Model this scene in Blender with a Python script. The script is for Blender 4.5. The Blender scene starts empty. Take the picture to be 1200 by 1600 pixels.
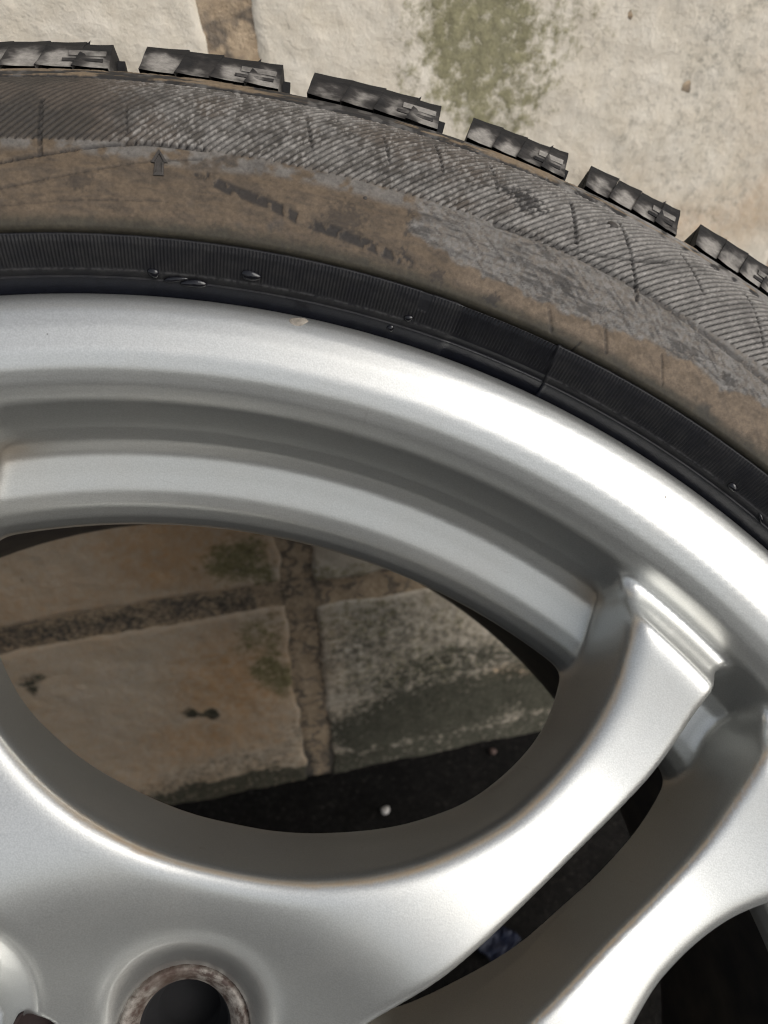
import bpy, math, random
import numpy as np
from mathutils import Matrix, Vector

random.seed(7)
rng = np.random.default_rng(7)
S = bpy.context.scene
COL = S.collection
R_ = math.radians

# ------------------------------------------------------------------ camera, sky, sun, exposure
MW = Matrix(((0.915887, 0.387777, 0.009004), (-0.286443, 0.691889, -0.66073), (-0.261819, 0.600977, 0.749835)))
OFF = Vector((0.0, -0.351555, 0.339123))          # wheel centre (front flange plane), metres
cam = bpy.data.cameras.new("camera")
cam.sensor_fit = 'VERTICAL'; cam.sensor_height = 24.0; cam.sensor_width = 18.0
cam.lens = 19.6473
cam.clip_start = 0.01; cam.clip_end = 200.0
cam.dof.use_dof = True; cam.dof.focus_distance = 0.208; cam.dof.aperture_fstop = 12.5
camo = bpy.data.objects.new("camera", cam); COL.objects.link(camo)
cr = Matrix(((0.971348, 0.151588, -0.151012), (-0.214132, 0.631616, -0.743326), (-0.016349, 0.753454, 0.651164))).to_4x4()
cr.translation = Vector((0.059303, -0.364995, 0.575094))
camo.matrix_world = cr
S.camera = camo

SUN_EL, SUN_DIR = R_(38), (0.56, -0.72)
world = bpy.data.worlds.new("World"); S.world = world; world.use_nodes = True
wn = world.node_tree.nodes; wl = world.node_tree.links
sky = wn.new('ShaderNodeTexSky'); sky.sky_type = 'NISHITA'; sky.sun_disc = False
sky.sun_elevation = SUN_EL; sky.sun_rotation = math.atan2(SUN_DIR[0], SUN_DIR[1])
sky.air_density = 1.0; sky.dust_density = 3.0; sky.ozone_density = 1.0
hs = wn.new('ShaderNodeHueSaturation'); hs.inputs['Saturation'].default_value = 0.36      # hazy, overcast daylight
wl.new(sky.outputs[0], hs.inputs['Color']); wl.new(hs.outputs[0], wn['Background'].inputs[0]); wn['Background'].inputs[1].default_value = 0.13
sun = bpy.data.lights.new("sun", 'SUN'); sun.energy = 1.2; sun.angle = R_(46); sun.color = (1.0, 0.97, 0.93)
suno = bpy.data.objects.new("sun", sun); COL.objects.link(suno)
n = math.hypot(*SUN_DIR)
sd = Vector((SUN_DIR[0] / n * math.cos(SUN_EL), SUN_DIR[1] / n * math.cos(SUN_EL), math.sin(SUN_EL)))
suno.rotation_euler = sd.to_track_quat('Z', 'Y').to_euler()
S.cycles.filter_width = 1.1
S.view_settings.view_transform = 'Standard'; S.view_settings.look = 'None'
S.view_settings.gamma = 1.0; S.view_settings.exposure = 0.18

# ------------------------------------------------------------------ helpers
def _hash(ix, iy, seed):
    h = (ix.astype(np.int64) * 374761393 + iy.astype(np.int64) * 668265263 + seed * 1442695041) & 0xffffffff
    h = ((h ^ (h >> 13)) * 1274126177) & 0xffffffff
    return ((h ^ (h >> 16)) & 0xffff).astype(np.float64) / 65535.0

def vnoise(x, y, seed=0):
    ix = np.floor(x); iy = np.floor(y); fx = x - ix; fy = y - iy
    fx = fx * fx * (3 - 2 * fx); fy = fy * fy * (3 - 2 * fy)
    a = _hash(ix, iy, seed); b = _hash(ix + 1, iy, seed); c = _hash(ix, iy + 1, seed); d = _hash(ix + 1, iy + 1, seed)
    return (a * (1 - fx) + b * fx) * (1 - fy) + (c * (1 - fx) + d * fx) * fy

def fbm(x, y, seed=0, o=4):
    s = 0; a = .5; t = 0
    for i in range(o):
        s = s + a * vnoise(x, y, seed + i * 17); t += a; a *= .5; x = x * 2.03 + 5.1; y = y * 2.03 + 3.7
    return s / t

def sst(a, b, x):
    t = np.clip((x - a) / (b - a), 0, 1); return t * t * (3 - 2 * t)

def make_mesh(name, verts, faces, mat=None, smooth=True, attrs=None):
    """verts (n,3) metres, faces list or (m,k) array"""
    me = bpy.data.meshes.new(name)
    verts = np.asarray(verts, np.float32)
    if isinstance(faces, np.ndarray):
        k = faces.shape[1]; m = faces.shape[0]
        me.vertices.add(len(verts)); me.vertices.foreach_set('co', verts.ravel())
        me.loops.add(m * k); me.loops.foreach_set('vertex_index', faces.astype(np.int32).ravel())
        me.polygons.add(m); me.polygons.foreach_set('loop_start', np.arange(0, m * k, k, dtype=np.int32))
        me.update(calc_edges=True)
    else:
        me.from_pydata(verts.tolist(), [], faces)
        me.update()
    me.polygons.foreach_set('use_smooth', np.full(len(me.polygons), smooth))
    for an, av in (attrs or {}).items():
        av = np.asarray(av, np.float32)
        if av.ndim == 1:
            at = me.attributes.new(an, 'FLOAT', 'POINT'); at.data.foreach_set('value', av)
        else:
            at = me.attributes.new(an, 'FLOAT_COLOR', 'POINT')
            at.data.foreach_set('color', np.concatenate([av, np.ones((len(av), 1), np.float32)], 1).ravel())
    if mat: me.materials.append(mat)
    me.validate()
    return me

def obj(name, me, parent=None, loc=None):
    o = bpy.data.objects.new(name, me); COL.objects.link(o)
    if parent: o.parent = parent
    if loc is not None: o.location = loc
    return o

def tag(o, label=None, cat=None, group=None, kind=None):
    for k, v in (('label', label), ('category', cat), ('group', group), ('kind', kind)):
        if v: o[k] = v
    return o

def grid_faces(nu, nv, wrap=False):
    i = np.arange(nu if wrap else nu - 1)[:, None]; j = np.arange(nv - 1)[None, :]
    i2 = (i + 1) % nu
    a = i * nv + j; b = i2 * nv + j; c = i2 * nv + j + 1; d = i * nv + j + 1
    return np.stack([a, b, c, d], -1).reshape(-1, 4)

def mat(name):
    m = bpy.data.materials.new(name); m.use_nodes = True
    nt = m.node_tree
    return m, nt, nt.nodes['Principled BSDF']

def N(nt, t, **kw):
    n = nt.nodes.new(t)
    for k, v in kw.items():
        if k.startswith('i_'): n.inputs[k[2:].replace('_', ' ')].default_value = v
        else: setattr(n, k, v)
    return n

def noise(nt, coord, scale, detail=4, rough=.6, dist=0):
    n = N(nt, 'ShaderNodeTexNoise'); n.inputs['Scale'].default_value = scale; n.inputs['Detail'].default_value = detail
    n.inputs['Roughness'].default_value = rough; n.inputs['Distortion'].default_value = dist
    nt.links.new(coord, n.inputs['Vector']); return n.outputs['Fac']

def ramp(nt, fac, stops):
    r = N(nt, 'ShaderNodeValToRGB'); e = r.color_ramp.elements
    while len(e) < len(stops): e.new(.5)
    for el, (p, c) in zip(e, stops):
        el.position = p; el.color = (c, c, c, 1) if not hasattr(c, '__len__') else (*c, 1)
    nt.links.new(fac, r.inputs[0]); return r.outputs[0]

def mix(nt, fac, a, b, mode='MIX'):
    m = N(nt, 'ShaderNodeMix', data_type='RGBA', blend_type=mode)
    for s, v in ((m.inputs[0], fac), (m.inputs[6], a), (m.inputs[7], b)):
        if hasattr(v, 'node'): nt.links.new(v, s)
        elif hasattr(v, '__len__'): s.default_value = (*v, 1)
        else: s.default_value = v
    return m.outputs[2]

def math_(nt, op, a, b=None, clamp=False):
    m = N(nt, 'ShaderNodeMath', operation=op, use_clamp=clamp)
    for s, v in zip(m.inputs, (a, b)):
        if v is None: continue
        if hasattr(v, 'node'): nt.links.new(v, s)
        else: s.default_value = v
    return m.outputs[0]

def attr(nt, name, col=False):
    a = N(nt, 'ShaderNodeAttribute', attribute_name=name); return a.outputs['Color' if col else 'Fac']

def bump(nt, h, strength, dist, bsdf, prev=None):
    b = N(nt, 'ShaderNodeBump'); b.inputs['Strength'].default_value = strength; b.inputs['Distance'].default_value = dist
    nt.links.new(h, b.inputs['Height'])
    if prev: nt.links.new(prev, b.inputs['Normal'])
    nt.links.new(b.outputs[0], bsdf.inputs['Normal']); return b.outputs[0]

def objco(nt): return N(nt, 'ShaderNodeTexCoord').outputs['Object']

# ------------------------------------------------------------------ materials
def mat_silver():
    m, nt, b = mat('silver_paint'); co = objco(nt)
    fl = noise(nt, co, 2600, 1, .5)
    base = ramp(nt, fl, [(.3, (.50, .505, .485)), (.7, (.58, .585, .565))])
    # small dark specks of tar and stone chips
    # hairline scratches
    for sc, rz in (((900, 70, 70), .9), ((60, 1100, 60), .25)):
        mp = N(nt, 'ShaderNodeMapping'); mp.inputs['Scale'].default_value = sc; mp.inputs['Rotation'].default_value = (0, 0, rz); nt.links.new(co, mp.inputs[0])
        base = mix(nt, ramp(nt, noise(nt, mp.outputs[0], 1.0, 2, .5), [(.74, 0.0), (.765, .22)]), base, (.34, .32, .30))
    v = N(nt, 'ShaderNodeTexVoronoi'); v.inputs['Scale'].default_value = 95; nt.links.new(co, v.inputs['Vector'])
    sp = ramp(nt, v.outputs['Distance'], [(.018, 1.0), (.032, 0.0)])
    sel = N(nt, 'ShaderNodeSeparateColor'); nt.links.new(v.outputs['Color'], sel.inputs[0])
    pick = math_(nt, 'GREATER_THAN', sel.outputs[0], .91)
    spk = math_(nt, 'MULTIPLY', sp, pick)
    film = ramp(nt, noise(nt, co, 28, 5, .65), [(.45, 0.0), (.8, .22)])
    base = mix(nt, film, base, (.50, .46, .40))
    refl_dirt = math_(nt, 'MULTIPLY', attr(nt, 'reflection_and_dirt'), ramp(nt, noise(nt, co, 70, 4, .6), [(.25, .45), (.7, 1.0)]))  # painted wall reflection on the fillets, plus brown dirt in the ring corners
    base = mix(nt, refl_dirt, base, (.52, .38, .24))
    base = mix(nt, spk, base, (.07, .06, .05))
    nt.links.new(base, b.inputs['Base Color'])
    b.inputs['Metallic'].default_value = .83
    rg = math_(nt, 'ADD', ramp(nt, fl, [(.3, .32), (.7, .37)]), math_(nt, 'MULTIPLY', film, .3))
    nt.links.new(rg, b.inputs['Roughness'])
    b.inputs['Coat Weight'].default_value = .5; b.inputs['Coat Roughness'].default_value = .07
    bump(nt, fl, .045, .0004, b)
    return m

def mat_barrel():
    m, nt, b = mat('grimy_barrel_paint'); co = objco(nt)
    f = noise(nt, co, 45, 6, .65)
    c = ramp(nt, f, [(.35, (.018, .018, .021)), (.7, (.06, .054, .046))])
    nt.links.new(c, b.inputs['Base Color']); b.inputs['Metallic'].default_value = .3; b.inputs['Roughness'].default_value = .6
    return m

def mat_rust():
    m, nt, b = mat('rusty_lug_seat'); co = objco(nt)
    f = noise(nt, co, 320, 5, .7); g = noise(nt, co, 120, 3, .6)
    c = ramp(nt, f, [(.40, (.06, .04, .032)), (.52, (.165, .145, .125)), (.68, (.29, .265, .235))])
    d = ramp(nt, g, [(.42, 0.0), (.6, .75)])
    c = mix(nt, d, c, (.062, .038, .028))
    nt.links.new(c, b.inputs['Base Color']); b.inputs['Roughness'].default_value = .6; b.inputs['Metallic'].default_value = .25
    bump(nt, f, .5, .0006, b)
    return m

def mat_flat(name, col, rough, metal=0., bumpscale=None, var=.3):
    m, nt, b = mat(name); co = objco(nt)
    f = noise(nt, co, bumpscale or 200, 5, .65)
    lo = tuple(c * (1 - var) for c in col); hi = tuple(min(1, c * (1 + var)) for c in col)
    nt.links.new(ramp(nt, f, [(.3, lo), (.7, hi)]), b.inputs['Base Color'])
    b.inputs['Roughness'].default_value = rough; b.inputs['Metallic'].default_value = metal
    bump(nt, f, .25, .0006, b)
    return m

def mat_tyre():
    m, nt, b = mat('weathered_rubber'); co = objco(nt)
    c = attr(nt, 'tint', True)
    f = noise(nt, co, 900, 4, .7); g = noise(nt, co, 160, 5, .7)
    c = mix(nt, 1.0, c, ramp(nt, f, [(.3, .72), (.7, 1.28)]), 'MULTIPLY')
    c = mix(nt, 1.0, c, ramp(nt, g, [(.3, .84), (.7, 1.14)]), 'MULTIPLY')
    nt.links.new(c, b.inputs['Base Color'])
    nt.links.new(attr(nt, 'gloss'), b.inputs['Roughness'])
    b.inputs['Specular IOR Level'].default_value = .35
    bump(nt, f, .25, .0003, b)
    return m

def mat_tread():
    m, nt, b = mat('dusty_tread_rubber'); co0 = objco(nt)
    oi = N(nt, 'ShaderNodeObjectInfo'); va = N(nt, 'ShaderNodeVectorMath', operation='ADD'); nt.links.new(co0, va.inputs[0])
    nt.links.new(math_(nt, 'MULTIPLY', oi.outputs['Random'], 7.0), va.inputs[1]); co = va.outputs[0]
    d = attr(nt, 'dust')
    f = noise(nt, co, 420, 5, .75); g = noise(nt, co, 130, 3, .6)
    t = math_(nt, 'ADD', d, math_(nt, 'MULTIPLY', math_(nt, 'SUBTRACT', g, .5), 1.5))
    k = ramp(nt, t, [(.3, (.011, .011, .012)), (.55, (.036, .033, .032)), (.95, (.26, .245, .225))])
    k = mix(nt, 1.0, k, ramp(nt, f, [(.3, .6), (.7, 1.3)]), 'MULTIPLY')
    nt.links.new(k, b.inputs['Base Color']); b.inputs['Roughness'].default_value = .75
    b.inputs['Specular IOR Level'].default_value = .3
    bump(nt, f, .3, .0005, b)
    return m

def mat_wall():
    m, nt, b = mat('old_cream_wall_paint'); co = objco(nt)
    moss = attr(nt, 'moss'); mold = attr(nt, 'mold'); stain = attr(nt, 'stain')
    f = noise(nt, co, 60, 6, .65); fine = noise(nt, co, 330, 5, .7); mid = noise(nt, co, 170, 5, .7)
    c = ramp(nt, f, [(.3, (.56, .515, .425)), (.7, (.71, .67, .585))])
    c = mix(nt, attr(nt, 'grime_and_shade'), c, ramp(nt, noise(nt, co, 26, 5, .7), [(.35, (.20, .175, .14)), (.65, (.36, .31, .235))]))
    c = mix(nt, math_(nt, 'MULTIPLY', stain, ramp(nt, mid, [(.3, .4), (.7, 1.0)])), c, (.47, .275, .125))
    mm = math_(nt, 'ADD', moss, math_(nt, 'MULTIPLY', math_(nt, 'SUBTRACT', mid, .5), 2.2))
    mk = ramp(nt, mm, [(.42, 0.0), (.85, .85)])
    mk2 = math_(nt, 'MULTIPLY', mk, math_(nt, 'GREATER_THAN', moss, .02))
    c = mix(nt, mk2, c, ramp(nt, fine, [(.3, (.09, .085, .035)), (.7, (.25, .235, .12))]))
    dd = math_(nt, 'ADD', mold, math_(nt, 'MULTIPLY', math_(nt, 'SUBTRACT', noise(nt, co, 210, 6, .75), .5), 2.0))
    dk = math_(nt, 'MULTIPLY', ramp(nt, dd, [(.40, 0.0), (.80, .95)]), math_(nt, 'MULTIPLY', mold, 1.3, True))
    c = mix(nt, dk, c, ramp(nt, fine, [(.35, (.02, .022, .015)), (.7, (.075, .075, .055))]))
    nt.links.new(c, b.inputs['Base Color']); b.inputs['Roughness'].default_value = .85
    b.inputs['Specular IOR Level'].default_value = .25
    p = bump(nt, f, .4, .003, b); bump(nt, mid, .6, .0018, b, p)
    return m

def mat_mortar():
    m, nt, b = mat('stained_mortar'); co = objco(nt)
    dark = attr(nt, 'mold')
    f = noise(nt, co, 110, 6, .7); fine = noise(nt, co, 350, 5, .7)
    c = ramp(nt, f, [(.3, (.30, .22, .14)), (.7, (.48, .375, .26))])
    v = N(nt, 'ShaderNodeTexVoronoi', feature='DISTANCE_TO_EDGE'); v.inputs['Scale'].default_value = 75
    wv = N(nt, 'ShaderNodeVectorMath', operation='ADD'); nt.links.new(co, wv.inputs[0])
    nz = N(nt, 'ShaderNodeTexNoise'); nz.inputs['Scale'].default_value = 90; nt.links.new(co, nz.inputs['Vector'])
    sc = N(nt, 'ShaderNodeVectorMath', operation='SCALE'); sc.inputs['Scale'].default_value = .02; nt.links.new(nz.outputs['Color'], sc.inputs[0])
    nt.links.new(sc.outputs[0], wv.inputs[1]); nt.links.new(wv.outputs[0], v.inputs['Vector'])
    cr_ = ramp(nt, v.outputs['Distance'], [(.02, .7), (.16, 0.0)])
    cr_ = math_(nt, 'MULTIPLY', cr_, ramp(nt, noise(nt, co, 60, 3), [(.4, 0.0), (.55, 1.0)]))
    c = mix(nt, cr_, c, (.05, .05, .052))
    dd = math_(nt, 'ADD', dark, math_(nt, 'MULTIPLY', math_(nt, 'SUBTRACT', fine, .5), 1.6))
    c = mix(nt, ramp(nt, dd, [(.35, 0.0), (.8, .92)]), c, (.045, .043, .04))
    nt.links.new(c, b.inputs['Base Color']); b.inputs['Roughness'].default_value = .9
    p = bump(nt, f, .6, .004, b); bump(nt, fine, .5, .0015, b, p)
    return m

def mat_ground():
    m, nt, b = mat('damp_dark_ground'); co = objco(nt)
    f = noise(nt, co, 35, 6, .7); fine = noise(nt, co, 260, 5, .75)
    c = ramp(nt, fine, [(.3, (.004, .004, .004)), (.58, (.013, .012, .011)), (.76, (.06, .054, .047))])
    c = mix(nt, 1.0, c, ramp(nt, f, [(.3, .6), (.7, 1.3)]), 'MULTIPLY')
    nt.links.new(c, b.inputs['Base Color']); b.inputs['Roughness'].default_value = .95; b.inputs['Specular IOR Level'].default_value = .15
    bump(nt, fine, .8, .004, b)
    return m

SILVER = mat_silver(); BARREL = mat_barrel(); RUST = mat_rust(); TYRE = mat_tyre(); TREAD = mat_tread()
WALL = mat_wall(); MORTAR = mat_mortar(); GROUND = mat_ground()

# ------------------------------------------------------------------ ground
xs = np.concatenate([np.linspace(-30, -.6, 14), np.linspace(-.55, .95, 90), np.linspace(1.0, 30, 14)])
ys = np.concatenate([np.linspace(-30, -.8, 14), np.linspace(-.75, .02, 60), np.linspace(.1, 30, 10)])
X, Y = np.meshgrid(xs, ys, indexing='ij')
Zg = -.003 + .0035 * (fbm(X * 40, Y * 40, 3) - .5) * 2
g = obj('ground', make_mesh('ground', np.stack([X, Y, Zg], -1).reshape(-1, 3), grid_faces(len(xs), len(ys)), GROUND))
tag(g, 'dark damp gritty ground at the foot of the wall', kind='structure')

# ------------------------------------------------------------------ block wall
wall = obj('block_wall', None, None, (0, 0, 0))
tag(wall, 'old cream painted block wall with wide stained mortar joints and green moss', 'wall')
vx = [-.990, -.725, -.460, -.195, .0705, .3440, .600, .865, 1.130]          # left edges of the vertical joints
cz = [(-.02, .1915), (.2115, .355), (.375, .580), (.599, .772), (.791, .96), (.979, 1.15), (1.169, 1.34), (1.359, 1.53), (1.549, 1.72), (1.739, 1.91), (1.929, 2.10)]

def blob(X, Z, x, z, rx, rz, soft=.5):
    d = np.sqrt(((X - x) / rx) ** 2 + ((Z - z) / rz) ** 2); return 1 - sst(1 - soft, 1 + soft, d)

def wall_masks(X, Z):
    w = (fbm(X * 30, Z * 30, 11) - .5) * .03; X2 = X + w; Z2 = Z + (fbm(X * 30, Z * 30, 12) - .5) * .03
    moss = np.zeros_like(X)
    for (x, z, rx, rz, a) in ((.178, .505, .022, .05, .95), (.205, .500, .018, .04, .6), (.152, .500, .012, .05, .55), (.19, .475, .03, .02, .7), (.225, .52, .025, .05, .35),
                              (.046, .238, .020, .020, .95), (.062, .224, .009, .016, .8), (.052, .172, .016, .018, .7), (.058, .125, .012, .030, .9), (.063, .150, .008, .02, .7),
                              (.115, .165, .035, .035, .5), (.15, .11, .06, .04, .5), (.17, .16, .05, .04, .4), (.10, .215, .015, .012, .6), (.13, .215, .03, .012, .5)):
        moss = np.maximum(moss, a * blob(X2, Z2, x, z, rx, rz, .6))
    mold = np.zeros_like(X)
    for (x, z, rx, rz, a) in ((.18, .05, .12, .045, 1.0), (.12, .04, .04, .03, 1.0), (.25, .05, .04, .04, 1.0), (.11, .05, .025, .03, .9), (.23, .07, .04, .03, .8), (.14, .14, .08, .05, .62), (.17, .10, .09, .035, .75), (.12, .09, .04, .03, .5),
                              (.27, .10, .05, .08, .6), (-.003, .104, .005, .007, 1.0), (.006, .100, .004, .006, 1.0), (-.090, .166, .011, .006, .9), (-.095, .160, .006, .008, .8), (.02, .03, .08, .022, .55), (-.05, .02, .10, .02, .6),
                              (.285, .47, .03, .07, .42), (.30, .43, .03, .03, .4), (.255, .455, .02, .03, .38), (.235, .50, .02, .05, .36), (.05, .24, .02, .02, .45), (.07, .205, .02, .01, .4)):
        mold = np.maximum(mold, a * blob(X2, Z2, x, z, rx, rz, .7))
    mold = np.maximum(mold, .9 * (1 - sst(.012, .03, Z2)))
    mold = np.maximum(mold, .36 * sst(.24, .29, X2) * sst(.40, .44, Z2))
    stain = np.zeros_like(X)
    for (x, z, rx, rz, a) in ((.02, .25, .07, .035, .9), (.035, .13, .055, .06, 1.0), (.01, .07, .07, .03, .9), (-.04, .13, .05, .04, .5), (-.03, .24, .06, .02, .35), (.33, .45, .04, .05, .25), (.31, .41, .06, .02, .5), (.24, .08, .03, .012, .6),
                              (.23, .42, .08, .03, .25)):
        stain = np.maximum(stain, a * blob(X2, Z2, x, z, rx, rz, .8))
    stain = np.maximum(stain, .12)
    stain = np.maximum(stain, (.30 + .5 * fbm(X * 22, Z * 22, 19)) * (1 - sst(.26, .40, Z2)) * (1 - .75 * sst(.07, .10, X)))
    return moss, mold, stain

def stone_block(x0, x1, z0, z1, fine):
    st = .0025 if fine else .012
    nx = max(6, int((x1 - x0) / st)); nz = max(6, int((z1 - z0) / st))
    u = np.linspace(0, 1, nx); v = np.linspace(0, 1, nz)
    U, V = np.meshgrid(u, v, indexing='ij')
    X = x0 + (x1 - x0) * U; Z = z0 + (z1 - z0) * V
    e = np.minimum(np.minimum(X - x0, x1 - X), np.minimum(Z - z0, z1 - Z))
    edge = np.clip(e / .0035, 0, 1)
    Y = -.0038 * np.sqrt(1 - (1 - edge) ** 2) + .0030
    Y += -.0014 * (fbm(X * 55, Z * 55, 21, 4) - .5) * 2 * edge - .0006 * (fbm(X * 210, Z * 210, 25, 3) - .5) * 2
    wob = (fbm(X * 60, Z * 60, 31, 3) - .5) * .008 * (1 - np.clip(e / .02, 0, 1))
    Xw = X + wob; Zw = Z + (fbm(X * 60, Z * 60, 35, 3) - .5) * .006 * (1 - np.clip(e / .02, 0, 1))
    moss, mold, stain = wall_masks(X, Z)
    P = np.stack([Xw, Y, Zw], -1).reshape(-1, 3)
    F = grid_faces(nx, nz)
    # skirt back into the mortar so that the block has depth
    ring = np.concatenate([np.arange(nx) * nz, (nx - 1) * nz + np.arange(1, nz), np.arange(nx - 2, -1, -1) * nz + nz - 1, np.arange(nz - 2, 0, -1)])
    B = P[ring].copy(); B[:, 1] = .09
    nb = len(P); k = len(ring); i = np.arange(k); j = (i + 1) % k
    F = np.concatenate([F, np.stack([ring[i], nb + i, nb + j, ring[j]], 1)])
    grime_and_shade = (.30 + .45 * (fbm(X * 14, Z * 14, 29) - .3)) * (1 - sst(.30, .44, Z + (fbm(X * 12, Z * 12, 28) - .5) * .1))  # grime on the lower courses, deepened to paint in the shade behind the wheel
    at = {'grime_and_shade': np.clip(grime_and_shade, 0, .85).ravel(), 'moss': moss.ravel(), 'mold': mold.ravel(), 'stain': stain.ravel()}
    at = {q: np.concatenate([a, a[ring]]) for q, a in at.items()}
    return make_mesh('stone_block', np.concatenate([P, B]), F[:, ::-1].copy(), WALL, True, at)

for zi, (z0, z1) in enumerate(cz):
    for xi in range(len(vx) - 1):
        dz = -.006 if (xi >= 4 and zi == 0) else 0
        x0, x1 = vx[xi] + (.0185 if xi != 4 else .0170), vx[xi + 1]
        z1b = z1 + dz; z0b = z0 + (-.006 if xi >= 4 and zi == 1 else 0)
        fine = xi in (3, 4, 5) and zi in (0, 1, 2, 3)
        obj('stone_block', stone_block(x0, x1, z0b, z1b, fine), wall)
xs = np.concatenate([np.linspace(-1.0, -.3, 20), np.linspace(-.28, .5, 240), np.linspace(.52, 1.14, 16)])
zs = np.concatenate([np.linspace(-.03, .62, 200), np.linspace(.64, 2.11, 40)])
X, Z = np.meshgrid(xs, zs, indexing='ij')
Ym = .0008 - .0014 * (fbm(X * 70, Z * 70, 41, 4) - .5) * 2
hz = np.exp(-((Z - .201) / .016) ** 2) * sst(.085, .04, X)
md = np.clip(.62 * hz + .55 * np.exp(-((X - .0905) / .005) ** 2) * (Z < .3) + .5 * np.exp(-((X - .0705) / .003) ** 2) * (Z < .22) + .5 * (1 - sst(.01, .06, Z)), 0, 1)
tanj = hz * 0
obj('mortar', make_mesh('mortar', np.stack([X, Ym, Z], -1).reshape(-1, 3), grid_faces(len(xs), len(zs))[:, ::-1].copy(), MORTAR, True, {'mold': md.ravel()}), wall)
# solid core behind the blocks
cv = [(x, y, z) for x in (-1.0, 1.14) for y in (.03, .15) for z in (-.03, 2.106)]
obj('wall_core', make_mesh('wall_core', cv, [(0, 1, 3, 2), (4, 6, 7, 5), (0, 4, 5, 1), (2, 3, 7, 6), (0, 2, 6, 4), (1, 5, 7, 3)], MORTAR, False), wall)

# ------------------------------------------------------------------ wheel: everything below is in wheel millimetres (x,y in the wheel plane, z outward)
wheel = bpy.data.objects.new('car_wheel', None); COL.objects.link(wheel)
tag(wheel, 'silver alloy wheel with worn muddy winter tyre leaning against the cream wall', 'wheel')
base_w = Vector((0, OFF.y, 0))                       # foot of the wheel on the ground
# rear shoulder of the tyre touches the ground
MWi = MW.transposed()
down = MWi @ Vector((0, 0, -1))
dxy = Vector((down.x, down.y, 0)).normalized()
foot = Vector((dxy.x * .308, dxy.y * .308, -.183))
wheel.matrix_world = Matrix.Translation(MW @ foot + OFF) @ MW.to_4x4()
WOFF = np.array(foot) * 1000.0

def wmesh(name, P, F, m, smooth=True, attrs=None):
    return make_mesh(name, (np.asarray(P, float) - WOFF) / 1000.0, F, m, smooth, attrs)

# ---- 2-D distance tables
def sd_poly(px, py, poly):
    poly = np.asarray(poly, float); d = np.full(px.shape, 1e9); s = np.zeros(px.shape, bool)
    for a, b in zip(poly, np.roll(poly, -1, 0)):
        e = b - a; wx = px - a[0]; wy = py - a[1]
        t = np.clip((wx * e[0] + wy * e[1]) / (e @ e), 0, 1)
        d = np.minimum(d, (wx - t * e[0]) ** 2 + (wy - t * e[1]) ** 2)
        c = ((a[1] <= py) & (b[1] > py)) | ((b[1] <= py) & (a[1] > py))
        if abs(e[1]) > 1e-12:
            s ^= c & (px < a[0] + (py - a[1]) / e[1] * e[0])
    d = np.sqrt(d); return np.where(s, -d, d)

def chaikin(p, n=2):
    p = np.asarray(p, float)
    for _ in range(n):
        q = np.roll(p, -1, 0); p = np.stack([.75 * p + .25 * q, .25 * p + .75 * q], 1).reshape(-1, 2)
    return p

class Table:
    def __init__(s, x0, x1, y0, y1, h, poly, blur):
        s.x0, s.y0, s.h = x0, y0, h
        x = np.arange(x0, x1 + h, h); y = np.arange(y0, y1 + h, h)
        X, Y = np.meshgrid(x, y, indexing='ij'); A = sd_poly(X, Y, poly)
        if blur > 0:
            r = int(3 * blur / h) + 1; k = np.exp(-.5 * (np.arange(-r, r + 1) * h / blur) ** 2); k /= k.sum()
            for ax in (0, 1):
                pad = [(0, 0), (0, 0)]; pad[ax] = (r, r); B = np.pad(A, pad, mode='edge'); A = sum(w * np.take(B, np.arange(i, i + A.shape[ax]), ax) for i, w in enumerate(k))
        s.A = A.astype(np.float32)
    def __call__(s, x, y, cubic=True):
        u = np.clip((x - s.x0) / s.h, 1, s.A.shape[0] - 3.001); v = np.clip((y - s.y0) / s.h, 1, s.A.shape[1] - 3.001)
        i = u.astype(np.int32); j = v.astype(np.int32); fu = (u - i).astype(np.float32); fv = (v - j).astype(np.float32)
        if not cubic:
            A = s.A; return (A[i, j] * (1 - fu) + A[i + 1, j] * fu) * (1 - fv) + (A[i, j + 1] * (1 - fu) + A[i + 1, j + 1] * fu) * fv
        def w(t): return ((1 - t) ** 3 / 6, (3 * t ** 3 - 6 * t ** 2 + 4) / 6, (-3 * t ** 3 + 3 * t ** 2 + 3 * t + 1) / 6, t ** 3 / 6)
        wu = w(fu); wv = w(fv); o = 0
        for a in range(4):
            row = 0
            for b in range(4): row = row + wv[b] * s.A[i + a - 1, j + b - 1]
            o = o + wu[a] * row
        return o

Fh = [(8, 105.4), (15, 106.2), (22, 107.6), (35, 111.8), (48, 118.9), (61, 129.3), (66.5, 136.2), (71.6, 144), (76.3, 153.3), (79.3, 164), (79.4, 175.3), (78.2, 186), (78.6, 205), (84, 245)]
Bh = [(10, 108.2), (20, 109.7), (31, 112.7), (42, 116.6), (51, 121.4), (60, 127), (68, 135.6), (73, 142.5), (76.5, 149), (78.3, 157), (78.8, 165), (79, 175), (79.5, 187), (81, 205), (84, 245)]
def full(h, y0): return [(0, y0)] + h + [(-x, y) for x, y in h[::-1]]
TF = Table(-4, 110, 88, 242, .5, chaikin(full(Fh, 105.2), 2), .7)
TB = Table(-4, 110, 88, 242, .5, chaikin(full(Bh, 108), 2), .7)
slot = [(100.2, 167.0), (96.4, 153.3), (91, 141.7), (78.3, 123.5), (66, 107.1), (54.1, 92), (47.6, 84.9), (41, 77), (38, 71), (42, 66), (52, 65), (64, 73), (78.4, 90.8), (89.4, 106.5), (99, 118.9), (108.7, 133.8), (114.3, 150), (116.4, 159.6), (119.5, 165), (139, 192), (128, 210), (112, 186), (105, 173)]
TS = Table(25, 150, 50, 215, .5, chaikin(slot, 2), .7)
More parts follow.
